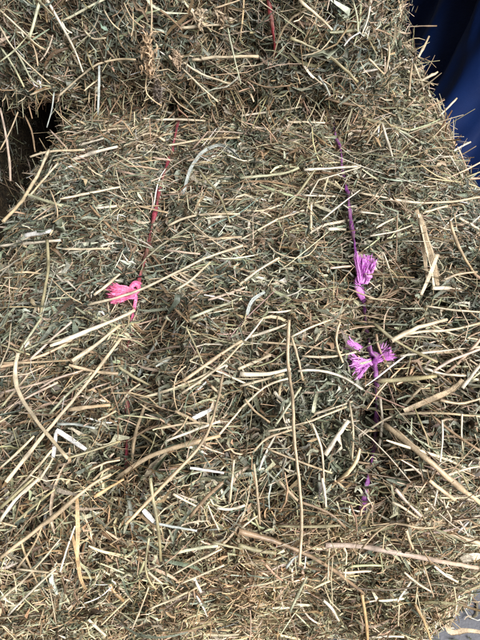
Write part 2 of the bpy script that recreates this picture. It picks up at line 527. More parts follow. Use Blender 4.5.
main = make_bale((0.0, 0.565, 0.0), (0.250, 0.500, 0.174), 0.042, 0.0, 3,
                 [(-0.094, 0.016, 0.020), (0.098, 0.012, 0.016)],
                 'greenish hay bale tied with one pink and one purple twine, another bale resting on it', GROUP, sag=sag_main)
back = make_bale((-0.083, 0.968, 0.352), (0.255, 0.405, 0.178), 0.066, math.radians(-3), 8,
                 [(0.105, 0.012, 0.016), (-0.10, 0.008, 0.016)],
                 'hay bale with a dark red twine lying on top of the twine-tied bale below', GROUP, lump=0.022)
side = make_bale((-0.60, 0.60, 0.0), (0.185, 0.62, 0.235), 0.05, 0.0, 15, [],  # guessed bale, added and lengthened so the gap stays dark
                 'guessed hay bale set on edge, added to keep the gap beside the other bales dark', GROUP)
BALES = [main, back, side]

# densities: what shows from the doorway gets most of the hay
c, n = main.fc, main.sn
w_main = np.ones(len(c))
w_main *= np.where((c[:, 1] > 0.66) & (c[:, 0] < 0.13) & (n[:, 2] > .5), 0.05, 1)      # under the upper bale
w_main *= np.where(n[:, 2] < -.5, 0.03, 1) * np.where(n[:, 1] > .6, 0.12, 1)
w_main *= np.where(np.abs(n[:, 0]) > .75, 0.45, 1)
w_main *= np.where(c[:, 1] > 0.75, 0.45, 1)
c, n = back.fc, back.sn
w_back = np.where(n[:, 1] < -.35, 1.0, 0.13) * np.where(n[:, 2] < -.75, 0.25, 1)
w_back = np.where((n[:, 1] > -.35) & (c[:, 1] < .75) & (n[:, 2] < .3), 0.7, w_back)
c, n = side.fc, side.sn
w_side = np.where(n[:, 0] > .4, 1.0, 0.3)
w_side *= np.where(n[:, 2] < -.5, 0.05, 1)


def cols(p, f):
    return np.broadcast_to(np.array(f, dtype=float), p.shape)


def dir_main(p, n):
    d = np.zeros_like(p); d[:, 0] = 1.0
    near_left = smooth01(-p[:, 0], 0.0, 0.16) * smooth01(-p[:, 1], -0.40, -0.20)
    d[:, 1] += near_left * 0.75
    d[:, 1] += -0.55 * smooth01(p[:, 0], 0.03, .15) * smooth01(-p[:, 1], -0.36, -0.12)
    d[:, 1] += 0.55 * clump(p, 22, 2.2)
    front = smooth01(-p[:, 1], -0.12, -0.07)[:, None]
    r = rng.normal(size=p.shape)
    return nrm(d * (1 - front * .75) + front * 0.9 * r)


def spread_main(p):
    return (0.42 + 0.3 * smooth01(-p[:, 1], -0.14, -0.07))[:, None]


def dir_back(p, n):
    return nrm(rng.normal(size=p.shape) * np.array([1, .6, 1.25]))


def spread_wide(p):
    return np.full((len(p), 1), 0.6)


hay(main, dir_main, w_main, (125000, 34000, 33000, 5200, 5000), spread_main)
hay(back, dir_back, w_back, (64000, 19000, 11000, 1200, 2400), spread_wide)
hay(side, dir_back, w_side, (11000, 3000, 3500, 600, 500), spread_wide)

def bristle(bl, wts, n_, out, sp, name, thick=.0007, length=.026):
    """cut stem ends standing out of a bale edge"""
    p, n = sample(bl, n_, wts)
    d = nrm(np.array(out)[None] + rng.normal(0, sp, (n_, 3)))
    L = rng.lognormal(math.log(length), .45, n_).clip(.008, .07)
    P = centre_lines(p + d * (L * .22)[:, None], d, n, L, 6, .3, .45)
    r = rng.lognormal(math.log(thick), .35, n_).clip(.0003, .0015)
    V, Q, t = tubes(P, r[:, None] * np.array([[1, 1, 1.05, 1, .95, .7]]), 6, flat=rng.uniform(.5, 1, n_),
                    tint=pick(STEM, STEM_P, n_, .22) * np.array([1.06, .97, .89]))
    put(name, mesh_from(name, V - bl.loc, Q, t), MAT_STALK, bl.root, 'stuff')


c, n = main.fc, main.sn
bristle(main, np.where((n[:, 0] > .15) & (n[:, 2] > -.3) & (c[:, 1] > .18) & (c[:, 1] < 1.02), 1.0, 0.0) + 1e-9, 1500, (.75, -.15, .45), .55, 'cut_stem_ends')
bristle(main, np.where((n[:, 0] < -.2) & (n[:, 2] > -.2) & (c[:, 1] < .75), 1.0, 0.0) + 1e-9, 500, (-.6, -.1, .35), .6, 'cut_stem_ends')
bristle(main, np.where((n[:, 1] < -.3) & (n[:, 2] < .8), 1.0, 0.0) + 1e-9, 6500, (0, -.7, .1), .8, 'cut_stem_ends', .00055, .016)
c, n = back.fc, back.sn
bristle(back, np.where((n[:, 1] < -.2), 1.0, 0.0) + 1e-9, 900, (0, -.5, -.5), .8, 'cut_stem_ends')
bristle(back, np.where((n[:, 2] < -.15) & (n[:, 1] < -.15), 1.0, 0.0) + 1e-9, 900, (0, -.55, -.6), .7, 'drooping_stems', .0006, .034)
c, n = main.fc, main.sn
bristle(main, np.where((n[:, 2] > .5) & (c[:, 1] > .50) & (c[:, 1] < .60) & (c[:, 0] > -.24), 1.0, 0.0) * np.exp(1.2 * clump(c, 24, .7)) + 1e-9,
        800, (0, -.35, .45), .7, 'drooping_stems', .0006, .034)

# ------------------------------------------------------------------ photograph pixel -> point on the hay
cy, sy_ = math.cos(YAW), math.sin(YAW)
RGT = Vector((cy, sy_, 0))
FWD_H = Vector((-sy_, cy, 0))
FWD = FWD_H * math.cos(PITCH) + Vector((0, 0, -math.sin(PITCH)))
UPV = FWD_H * math.sin(PITCH) + Vector((0, 0, math.cos(PITCH)))


def ray_dir(x, y):
    return FWD + RGT * ((x - 240) / FPX) + UPV * ((320 - y) / FPX)


def hit(x, y):
    d = ray_dir(x, y); L = d.length
    best = None
    for k, bl in enumerate(BALES):
        r = bl.bvh.ray_cast(CAM, d / L)
        if r[0] is not None and (best is None or r[3] / L < best[0]):
            best = (r[3] / L, k)
    return best


STALK_COL = dict(
    straw=(.55, .46, .32), pale=(.63, .56, .44), tan=(.455, .35, .225), brown=(.24, .165, .10), olive=(.30, .265, .155),
    green=(.42, .42, .285), grey=(.36, .385, .35), white=(.60, .585, .55), pink=(.49, .38, .30), orange=(.48, .32, .16),
    dark=(.10, .07, .04))

# traced stalks: kind of colour, width in photograph pixels, lift (mm), points
H = []


def h(c_, w_, pts, lift=5.0, kind='stalk'):
    H.append((c_, w_, pts, lift, kind))


# --- upper bale and the gap beside it
h('pale', 2, [(47, 0), (62, 26), (75, 50), (82, 72)], 9)
h('green', 2.5, [(40, 0), (35, 20), (30, 38)], 7)
h('straw', 1.6, [(0, 10), (15, 24), (30, 38), (38, 48), (46, 50)], 8)
h('tan', 1.5, [(30, 38), (36, 52), (38, 66)], 6)
h('green', 1.5, [(0, 62), (18, 48), (30, 32)], 7)
h('straw', 1.6, [(0, 27), (12, 48), (28, 64), (50, 84)], 7)
h('green', 1.9, [(0, 46), (14, 66), (24, 88)], 6)
h('green', 1.6, [(15, 50), (25, 66), (32, 84), (50, 86)], 6)
h('straw', 1.8, [(30, 95), (42, 90), (54, 87)], 7)
h('straw', 1.9, [(58, 97), (72, 84), (82, 75), (95, 65), (108, 61), (120, 59), (136, 60)], 8)
h('grey', 1.4, [(54, 92), (52, 110), (47, 128)], 6)
h('pink', 1.8, [(50, 130), (60, 141), (68, 149)], 8)
h('pink', 2.0, [(0, 108), (4, 125), (8, 145), (10, 162), (12, 181)], 5, 'hang')
h('tan', 1.5, [(18, 112), (10, 132), (0, 150)], 3, 'hang')
h('brown', 1.6, [(25, 116), (32, 130), (35, 152)], 4, 'hang')
h('grey', 2, [(99, 62), (99, 85), (98, 115)], 5, 'blade')
h('tan', 2, [(151, 0), (152, 14), (151, 32)], 12)
h('tan', 1.3, [(124, 3), (132, 20), (144, 28)], 7)
h('straw', 2.8, [(192, 60), (215, 57), (258, 55)], 8)
h('straw', 2, [(180, 28), (205, 26), (227, 25)], 8)
h('green', 1.6, [(227, 25), (232, 50), (239, 84)], 7)
h('straw', 1.6, [(180, 60), (200, 74), (230, 84)], 6)
h('straw', 1.6, [(180, 66), (198, 84), (218, 102)], 6)
h('tan', 1.3, [(148, 68), (144, 94), (162, 105)], 6)
h('pale', 2.2, [(156, 120), (175, 119), (205, 121)], 6)
h('tan', 1.3, [(165, 85), (178, 105), (196, 114)], 6)
h('straw', 2.6, [(299, 0), (318, 16), (332, 30)], 9)
h('olive', 2.6, [(290, 38), (315, 48), (335, 60), (358, 82)], 7)
h('brown', 1.6, [(248, 80), (265, 88), (290, 86)], 6)
h('green', 1.8, [(353, 0), (358, 20), (358, 32)], 7)
h('white', 1.5, [(360, 32), (350, 38), (344, 46)], 7)
h('brown', 2, [(325, 98), (345, 104), (365, 106)], 7)
h('straw', 1.6, [(402, 3), (400, 20), (398, 36)], 8)
h('pale', 1.6, [(371, 0), (368, 20), (362, 34)], 7)
h('brown', 2.0, [(160, 10), (175, 22), (182, 30)], 5)
h('tan', 1.6, [(215, 8), (228, 4), (240, 0)], 6)
h('straw', 1.4, [(300, 60), (312, 76), (322, 84)], 7)
h('pale', 1.8, [(302, 62), (308, 72), (314, 78)], 7, 'blade')
h('grey', 2.0, [(318, 76), (326, 86), (330, 96)], 6)
h('straw', 1.5, [(104, 10), (112, 24), (120, 30)], 7)
h('pale', 1.4, [(62, 22), (66, 30), (72, 33)], 8)
h('straw', 1.4, [(84, 30), (92, 40), (106, 38)], 6)
# --- right shoulder, ends standing out over the edge
h('brown', 1.3, [(403, 27), (420, 26), (437, 26)], 4)
h('brown', 1.5, [(418, 38), (425, 28), (429, 21)], 4)
h('straw', 2.1, [(418, 58), (425, 45), (429, 36)], 4)
h('brown', 1.2, [(424, 44), (434, 43), (445, 44)], 3)
h('tan', 1.5, [(428, 66), (438, 54), (443, 47)], 3)
h('straw', 2.6, [(416, 84), (430, 76), (438, 72)], 5)
h('tan', 2.2, [(430, 93), (445, 84), (453, 78)], 3)
h('straw', 1.9, [(439, 116), (450, 106), (457, 98)], 3)
h('tan', 1.6, [(454, 134), (460, 118), (463, 107)], 3)
h('tan', 2.1, [(412, 64), (410, 80), (409, 96)], 6)
h('tan', 1.8, [(386, 72), (390, 50), (388, 42)], 7)
h('olive', 2.0, [(398, 108), (425, 118), (445, 126)], 6)
h('pale', 2.1, [(382, 124), (388, 142), (393, 160)], 7)
h('green', 1.9, [(395, 128), (420, 142), (440, 150)], 6)
h('pale', 1.8, [(452, 152), (462, 146), (471, 142)], 4)
h('straw', 1.8, [(450, 122), (464, 134), (473, 141)], 4)
h('tan', 1.8, [(368, 58), (376, 66), (384, 74)], 6)
h('straw', 1.8, [(366, 145), (374, 132), (380, 124)], 5)
h('straw', 1.8, [(414, 64), (420, 78), (424, 90)], 6)
h('olive', 2.4, [(362, 118), (385, 124), (410, 130)], 6)
h('tan', 2.0, [(440, 60), (446, 70), (436, 78)], 4)
# --- main bale, far part
h('straw', 2, [(30, 157), (48, 151), (85, 150)], 10)
h('straw', 3, [(49, 150), (38, 175), (20, 204), (6, 221)], 11, 'level')
h('green', 2.5, [(21, 192), (40, 199), (62, 206)], 9, 'level')
h('straw', 1.9, [(58, 163), (45, 178), (30, 195)], 7, 'level')
h('tan', 1.4, [(50, 190), (57, 205), (59, 220), (50, 235)], 8)
h('white', 4, [(25, 236), (38, 233), (52, 231)], 6)
h('pale', 2.5, [(0, 246), (30, 243), (60, 241)], 7)
h('olive', 2.6, [(47, 240), (49, 268), (45, 290), (40, 319)], 9)
h('straw', 1.8, [(38, 220), (50, 214), (63, 210)], 6)
h('straw', 2.0, [(62, 249), (85, 249), (110, 249)], 5)
h('pale', 2.6, [(96, 208), (108, 207), (117, 206)], 5)
h('straw', 2.0, [(60, 199), (90, 193), (120, 187)], 6)
h('pale', 3.0, [(72, 160), (95, 152), (118, 147)], 6)
h('pale', 2.0, [(76, 146), (95, 141), (105, 138)], 6)
h('green', 1.6, [(48, 299), (60, 298), (72, 297)], 6)
h('straw', 2.6, [(94, 295), (105, 287), (120, 274)], 7)
h('straw', 2.3, [(88, 305), (120, 297), (145, 288), (175, 272), (205, 256), (240, 244)], 15)
h('grey', 3.2, [(183, 194), (190, 168), (202, 151), (220, 143), (232, 150), (241, 160)], 9, 'blade')
h('straw', 2.2, [(168, 226), (185, 217), (205, 214), (240, 214)], 7)
h('olive', 2.0, [(200, 172), (220, 195), (231, 222)], 8)
h('tan', 2.0, [(206, 240), (225, 238), (242, 237)], 6)
h('pink', 2.0, [(166, 250), (180, 252), (200, 254)], 7)
h('straw', 2.1, [(175, 290), (190, 282), (210, 262)], 7)
h('brown', 1.6, [(175, 309), (181, 315), (188, 322)], 5)
h('pink', 2.6, [(208, 300), (230, 293), (245, 287)], 6)
h('green', 2.6, [(190, 318), (215, 308), (242, 299)], 6)
h('tan', 1.8, [(138, 206), (155, 210), (168, 213)], 7)
h('pale', 2.6, [(304, 170), (330, 168), (360, 165)], 9)
h('green', 2.8, [(240, 178), (265, 176), (290, 173), (299, 168)], 6)
h('pale', 1.4, [(322, 220), (340, 205), (360, 190)], 10)
h('straw', 2.0, [(240, 240), (262, 228), (278, 220)], 6)
h('straw', 1.8, [(278, 219), (290, 215), (304, 210)], 6)
h('straw', 2.2, [(240, 284), (258, 270), (280, 258)], 8)
h('straw', 2.0, [(311, 202), (311, 215), (311, 230)], 6)
h('straw', 1.3, [(267, 242), (270, 250), (282, 256), (300, 260), (312, 255), (317, 244)], 7)
h('grey', 3.4, [(247, 315), (251, 300), (265, 292)], 7, 'blade')
h('pink', 2.2, [(330, 268), (340, 267), (352, 266)], 7)
h('pale', 1.6, [(302, 195), (318, 196), (335, 196)], 5)
h('pale', 3.0, [(328, 229), (338, 229), (346, 230)], 5)
h('pale', 2.0, [(240, 116), (275, 111), (302, 107)], 7)
h('straw', 1.8, [(288, 122), (305, 122), (325, 123)], 6)
h('straw', 1.8, [(100, 131), (120, 128), (146, 128)], 6)
h('straw', 2.0, [(130, 142), (150, 131), (165, 141)], 6)
h('straw', 2.2, [(165, 146), (200, 140), (240, 138)], 7)
h('brown', 2.0, [(240, 182), (270, 181), (300, 188)], 6)
h('olive', 2.2, [(320, 176), (332, 184), (350, 192)], 6)
h('straw', 2.3, [(360, 193), (395, 200), (420, 203), (455, 201), (480, 196)], 8)
h('tan', 3.6, [(417, 210), (423, 232), (430, 252), (435, 268), (438, 286)], 8, 'blade')
h('straw', 3.0, [(419, 214), (424, 236), (429, 256), (433, 272), (434, 290)], 9, 'blade')
h('tan', 2.8, [(419, 218), (422, 240), (425, 258), (427, 280)], 7, 'blade')
h('tan', 2.2, [(421, 216), (428, 240), (434, 256), (441, 280)], 6, 'stalk')
h('straw', 3.0, [(438, 254), (430, 275), (421, 295)], 10, 'blade')
h('tan', 2.6, [(450, 221), (455, 240), (465, 260), (475, 274)], 8)
h('straw', 2.5, [(459, 218), (470, 224), (482, 231)], 6)
h('straw', 2.0, [(376, 228), (386, 222), (395, 218)], 6)
h('pale', 1.6, [(360, 212), (370, 213), (384, 215)], 5)
h('pale', 1.5, [(370, 236), (395, 232), (413, 225)], 8)
h('brown', 1.3, [(397, 215), (397, 240), (396, 262)], 6)
h('pale', 3.0, [(432, 288), (444, 288), (456, 290)], 6)
h('tan', 1.8, [(370, 248), (376, 254), (382, 260)], 5)
h('straw', 2.0, [(420, 214), (435, 209), (448, 206)], 6)
h('straw', 2.0, [(426, 306), (450, 310), (482, 312)], 7)
h('tan', 2.4, [(440, 282), (456, 274), (478, 272)], 6)
h('brown', 2.4, [(366, 303), (385, 296), (402, 288)], 6)
# --- main bale, near left
h('olive', 1.7, [(0, 344), (18, 351), (30, 355)], 6)
h('tan', 2.1, [(0, 363), (40, 362), (72, 360)], 7)
h('straw', 3.2, [(18, 353), (13, 375), (20, 398), (40, 425), (70, 458)], 12)
h('pale', 3.6, [(50, 346), (85, 332), (118, 320), (135, 311)], 9)
h('straw', 3.2, [(72, 361), (95, 346), (120, 325)], 9)
h('straw', 3.1, [(6, 482), (42, 437), (72, 402), (95, 374), (119, 342)], 13)
h('tan', 3.2, [(69, 365), (95, 372), (118, 374)], 10)
h('white', 3.6, [(53, 458), (56, 431)], 8, 'blade')
h('white', 4.4, [(56, 430), (70, 439), (86, 450)], 8, 'blade')
h('olive', 2.2, [(68, 458), (95, 450), (120, 441)], 8)
h('pink', 2.2, [(28, 362), (50, 340), (72, 322)], 7)
h('green', 2.1, [(20, 350), (30, 335), (41, 318)], 7)
h('pink', 2.1, [(0, 412), (30, 396), (58, 382)], 7)
h('pink', 2.1, [(0, 393), (40, 383), (82, 372)], 8)
h('green', 2.2, [(48, 416), (70, 391), (90, 376)], 7)
h('tan', 4.0, [(68, 410), (88, 407), (110, 405)], 5)
h('brown', 1.4, [(110, 384), (114, 396), (119, 412)], 6)
h('tan', 2.1, [(98, 420), (107, 416), (116, 411)], 6)
h('straw', 2.1, [(0, 468), (18, 452), (34, 436)], 7)
h('straw', 2.0, [(38, 482), (46, 470), (53, 458)], 7)
h('straw', 2.4, [(8, 500), (30, 476), (52, 450)], 8)
h('grey', 2.2, [(58, 424), (76, 424), (95, 428)], 7)
h('pink', 2.0, [(40, 388), (56, 378), (78, 372)], 9)
h('straw', 2.0, [(60, 400), (80, 384), (92, 372)], 6)
h('green', 2.0, [(45, 352), (62, 346), (78, 344)], 6)
h('straw', 1.9, [(90, 470), (106, 462), (120, 460)], 6)
h('tan', 2.4, [(93, 480), (104, 470), (116, 466)], 6)
# --- main bale, near centre
h('straw', 2.2, [(138, 398), (160, 393), (190, 382), (226, 365)], 8)
h('tan', 3.0, [(183, 381), (215, 358), (242, 341)], 8)
h('straw', 2.2, [(182, 393), (205, 378), (225, 362), (240, 344)], 10)
h('tan', 3.1, [(223, 374), (218, 400), (209, 432), (198, 450), (168, 481), (127, 524)], 15)
h('tan', 4.2, [(116, 478), (150, 455), (180, 446), (220, 435)], 10)
h('straw', 2.0, [(218, 436), (228, 424), (241, 409)], 10)
h('tan', 2.6, [(175, 411), (188, 417), (202, 425)], 9)
h('white', 4.2, [(193, 419), (202, 414), (211, 409)], 7, 'blade')
h('tan', 1.3, [(186, 366), (175, 372), (173, 400), (178, 412)], 9)
h('pale', 2.6, [(166, 441), (195, 430), (220, 421)], 8)
h('tan', 2.8, [(147, 400), (135, 432), (131, 466)], 9)
h('olive', 2.7, [(118, 366), (135, 378), (152, 386)], 7)
h('straw', 2.0, [(121, 403), (129, 391), (140, 384)], 6)
h('olive', 1.7, [(186, 327), (195, 345), (204, 367)], 8)
h('tan', 2.6, [(160, 353), (168, 348), (177, 342)], 7)
h('white', 2.2, [(190, 468), (206, 470), (224, 473)], 7)
h('tan', 2.5, [(211, 386), (217, 391), (224, 399)], 7)
h('grey', 2.6, [(138, 376), (147, 358), (157, 342)], 6)
h('tan', 2.2, [(155, 342), (160, 332), (167, 319)], 6)
h('green', 2.4, [(140, 400), (170, 390), (200, 382)], 6)
h('pink', 3.0, [(157, 428), (160, 414), (164, 404)], 6, 'blade')
h('tan', 1.6, [(172, 436), (182, 428), (188, 416)], 8)
h('tan', 3.0, [(289, 320), (288, 340), (288, 362), (294, 402), (296, 440), (303, 480), (307, 520), (306, 564)], 16)
h('straw', 2.2, [(291, 337), (310, 327), (330, 320)], 12)
h('tan', 2.1, [(292, 338), (298, 358), (302, 380)], 12)
h('straw', 3.0, [(238, 369), (255, 362), (271, 355)], 8)
h('pale', 4.0, [(240, 374), (265, 375), (291, 369)], 7)
h('straw', 2.1, [(238, 411), (268, 383), (289, 378)], 9)
h('tan', 2.0, [(245, 399), (255, 412), (270, 422)], 9)
h('pale', 3.0, [(274, 392), (280, 398), (286, 406)], 7)
h('pale', 2.6, [(298, 371), (320, 369), (345, 377), (362, 389)], 8)
h('pale', 4.6, [(325, 455), (335, 440), (349, 421)], 8)
h('straw', 2.1, [(312, 424), (322, 445), (324, 482)], 9)
h('tan', 2.1, [(340, 322), (335, 335), (338, 350), (344, 363)], 8)
h('straw', 2.1, [(268, 431), (300, 425), (346, 407)], 8)
h('tan', 1.8, [(260, 342), (300, 345), (342, 354)], 6)
h('tan', 2.1, [(254, 451), (265, 438), (292, 430)], 7)
h('green', 2.2, [(275, 426), (287, 408), (301, 387)], 8)
h('green', 3.6, [(313, 413), (315, 403), (317, 393)], 6, 'blade')
h('tan', 1.8, [(268, 449), (300, 462), (332, 473)], 9)
h('straw', 1.9, [(349, 402), (354, 430), (352, 460)], 7)
h('pale', 2.0, [(240, 346), (252, 333), (263, 318)], 7)
h('pale', 2.4, [(246, 338), (266, 332), (288, 324)], 7)
h('straw', 2.6, [(240, 386), (262, 380), (284, 374)], 6)
h('straw', 2.1, [(302, 356), (330, 358), (356, 352)], 6)
h('straw', 1.9, [(314, 414), (334, 408), (352, 402)], 6)
h('tan', 2.2, [(254, 464), (257, 490), (260, 524)], 13)
h('straw', 2.2, [(234, 460), (232, 480), (230, 502)], 10)
# --- main bale, near right
h('straw', 4.0, [(391, 341), (415, 328), (447, 320)], 9)
h('straw', 2.6, [(392, 338), (420, 331), (450, 330), (482, 321)], 8)
h('olive', 2.6, [(374, 324), (400, 345), (437, 363)], 10)
h('pale', 1.9, [(400, 356), (430, 352), (482, 346)], 7)
h('pink', 2.7, [(433, 371), (450, 360), (482, 347)], 10)
h('pale', 2.6, [(424, 368), (440, 374), (466, 376)], 9)
h('pale', 3.1, [(462, 388), (472, 375), (482, 363)], 8)
h('olive', 4.0, [(378, 381), (410, 379), (437, 376)], 7)
h('tan', 5.0, [(404, 411), (435, 398), (455, 389), (463, 380)], 9, 'blade')
h('straw', 2.6, [(394, 416), (412, 397), (423, 385)], 10)
h('straw', 2.2, [(358, 438), (385, 418), (395, 414), (440, 413), (482, 417)], 10)
h('pale', 2.7, [(380, 398), (383, 425), (376, 454)], 12)
h('tan', 5.0, [(384, 424), (410, 445), (435, 466), (460, 488), (482, 503)], 13)
h('tan', 2.6, [(394, 428), (425, 455), (452, 480)], 10)
h('brown', 2.4, [(430, 414), (455, 435), (482, 452)], 9)
h('pale', 1.7, [(442, 420), (443, 440), (440, 462)], 8)
h('straw', 1.7, [(462, 414), (461, 432), (463, 452)], 8)
h('straw', 2.2, [(440, 478), (460, 470), (482, 466)], 6)
h('brown', 2.4, [(376, 334), (378, 348), (386, 362)], 5)
h('straw', 2.0, [(432, 325), (455, 336), (482, 340)], 6)
h('tan', 2.4, [(440, 400), (460, 405), (482, 398)], 6)
# --- near edge and front end
h('tan', 4.0, [(0, 558), (32, 533), (60, 512), (92, 483), (112, 474)], 12)
h('pale', 3.0, [(0, 521), (14, 500), (40, 478)], 9)
h('olive', 3.0, [(0, 508), (18, 492), (34, 478)], 8)
h('olive', 2.2, [(15, 522), (35, 505), (55, 489)], 8)
h('straw', 1.9, [(17, 569), (35, 571), (58, 573)], 9)
h('tan', 1.6, [(17, 568), (35, 545), (45, 518)], 8)
h('pale', 2.0, [(8, 615), (30, 592), (56, 571)], 9)
h('straw', 1.8, [(0, 600), (30, 575), (60, 540)], 8)
h('orange', 3.1, [(72, 535), (77, 555), (80, 580), (86, 590)], 9, 'blade')
h('orange', 3.4, [(77, 498), (78, 530), (77, 562)], 9, 'blade')
h('pale', 1.9, [(60, 572), (68, 545), (75, 526)], 9)
h('dark', 1.3, [(68, 586), (85, 574), (98, 562)], 9)
h('orange', 3.0, [(108, 578), (112, 590), (124, 601)], 7)
h('straw', 2.4, [(88, 619), (96, 627), (106, 636)], 6)
h('orange', 2.6, [(94, 497), (108, 488), (124, 479)], 9)
h('olive', 3.0, [(150, 478), (155, 510), (160, 535), (162, 562)], 13)
h('white', 4.2, [(143, 510), (148, 515), (154, 522)], 8, 'blade')
h('grey', 2.4, [(154, 523), (175, 527), (197, 531)], 8)
h('brown', 3.5, [(190, 517), (205, 498), (223, 481)], 10)
h('green', 3.0, [(175, 553), (195, 548), (218, 546)], 10)
h('straw', 1.9, [(172, 575), (195, 562), (222, 549)], 9)
h('straw', 1.9, [(149, 609), (175, 598), (207, 585)], 8)
h('straw', 1.9, [(180, 584), (205, 573), (224, 565)], 8)
h('olive', 2.0, [(149, 538), (144, 568), (148, 584), (156, 590)], 9)
h('straw', 2.1, [(173, 494), (184, 500), (196, 506)], 8)
h('straw', 1.6, [(207, 503), (213, 518), (219, 530)], 8)
h('pale', 3.0, [(217, 508), (230, 510), (245, 505)], 9)
h('pale', 3.0, [(194, 578), (197, 584), (201, 592)], 8)
h('straw', 1.8, [(148, 572), (154, 577), (163, 584)], 7)
h('straw', 1.6, [(132, 629), (141, 608), (148, 587)], 7)
h('straw', 2.8, [(119, 587), (126, 594), (133, 601)], 7)
h('olive', 2.1, [(212, 542), (228, 546), (242, 549)], 9)
h('tan', 2.8, [(279, 481), (290, 493), (302, 505)], 9)
h('pale', 2.5, [(322, 478), (325, 492), (326, 507)], 9)
h('olive', 4.0, [(238, 545), (258, 551), (276, 553)], 9)
h('brown', 4.2, [(238, 531), (275, 541), (305, 555), (332, 572), (362, 597)], 9)
h('grey', 2.2, [(286, 568), (293, 558), (305, 551)], 10)
h('green', 2.6, [(290, 611), (298, 594), (307, 577)], 8)
h('pale', 2.5, [(323, 600), (332, 608), (339, 621)], 8)
h('brown', 1.6, [(324, 563), (337, 552), (350, 541)], 10)
h('brown', 2.6, [(298, 501), (330, 512), (345, 527)], 8)
h('olive', 2.4, [(278, 526), (310, 527), (344, 525)], 7)
h('straw', 2.0, [(240, 529), (250, 521), (260, 514)], 8)
h('pink', 4.4, [(325, 545), (360, 546), (400, 552), (440, 558), (482, 563)], 15)
h('pale', 7.0, [(462, 561), (472, 557), (484, 557)], 17, 'blade')
h('dark', 1.4, [(345, 584), (365, 590), (400, 590), (440, 585), (482, 574)], 13)
h('olive', 1.9, [(450, 591), (465, 582), (482, 571)], 12)
h('olive', 1.7, [(446, 597), (463, 592), (482, 585)], 12)
h('tan', 1.9, [(362, 548), (376, 532), (392, 520), (402, 521), (413, 530), (435, 528)], 14)
h('tan', 4.2, [(464, 599), (459, 606), (452, 617), (447, 625), (447, 631), (453, 634), (460, 631), (468, 630), (484, 633)], 14, 'ribbon')
h('orange', 2.6, [(415, 604), (425, 622), (432, 643)], 10)
h('orange', 3.0, [(362, 594), (366, 618), (368, 643)], 12)
h('pale', 2.0, [(368, 638), (386, 636), (404, 637)], 9)
h('pink', 3.0, [(395, 489), (408, 504), (421, 517)], 8)
h('tan', 3.0, [(406, 530), (409, 539), (413, 549)], 8)
h('tan', 4.0, [(446, 534), (464, 538), (482, 544)], 8)
h('tan', 3.0, [(429, 480), (440, 489), (455, 500)], 8)
h('pale', 2.2, [(438, 486), (436, 496), (434, 506)], 8)
h('white', 1.6, [(458, 532), (466, 524), (474, 516)], 8)
h('pale', 1.8, [(458, 518), (464, 528), (468, 536)], 8)
h('straw', 2.4, [(392, 502), (404, 508), (418, 518)], 7)
h('pale', 2.4, [(434, 566), (446, 576), (458, 582)], 9)
h('straw', 2.0, [(404, 572), (418, 584), (432, 592)], 8)


def catmull(P, K):
    """resample polyline P (m,3) by a soft spline through its points at K places; kinks stay kinked"""
    m = len(P)
    if m == 2:
        s = np.linspace(0, 1, K)[:, None]
        return P[0] * (1 - s) + P[1] * s
    d = np.r_[0, np.cumsum(np.linalg.norm(np.diff(P, axis=0), axis=1))]
    s = np.linspace(0, d[-1], K)
    lin = np.stack([np.interp(s, d, P[:, i]) for i in range(3)], 1)
    sm = lin.copy()
    for _ in range(2):
        sm[1:-1] = 0.25 * sm[:-2] + 0.5 * sm[1:-1] + 0.25 * sm[2:]
    return sm


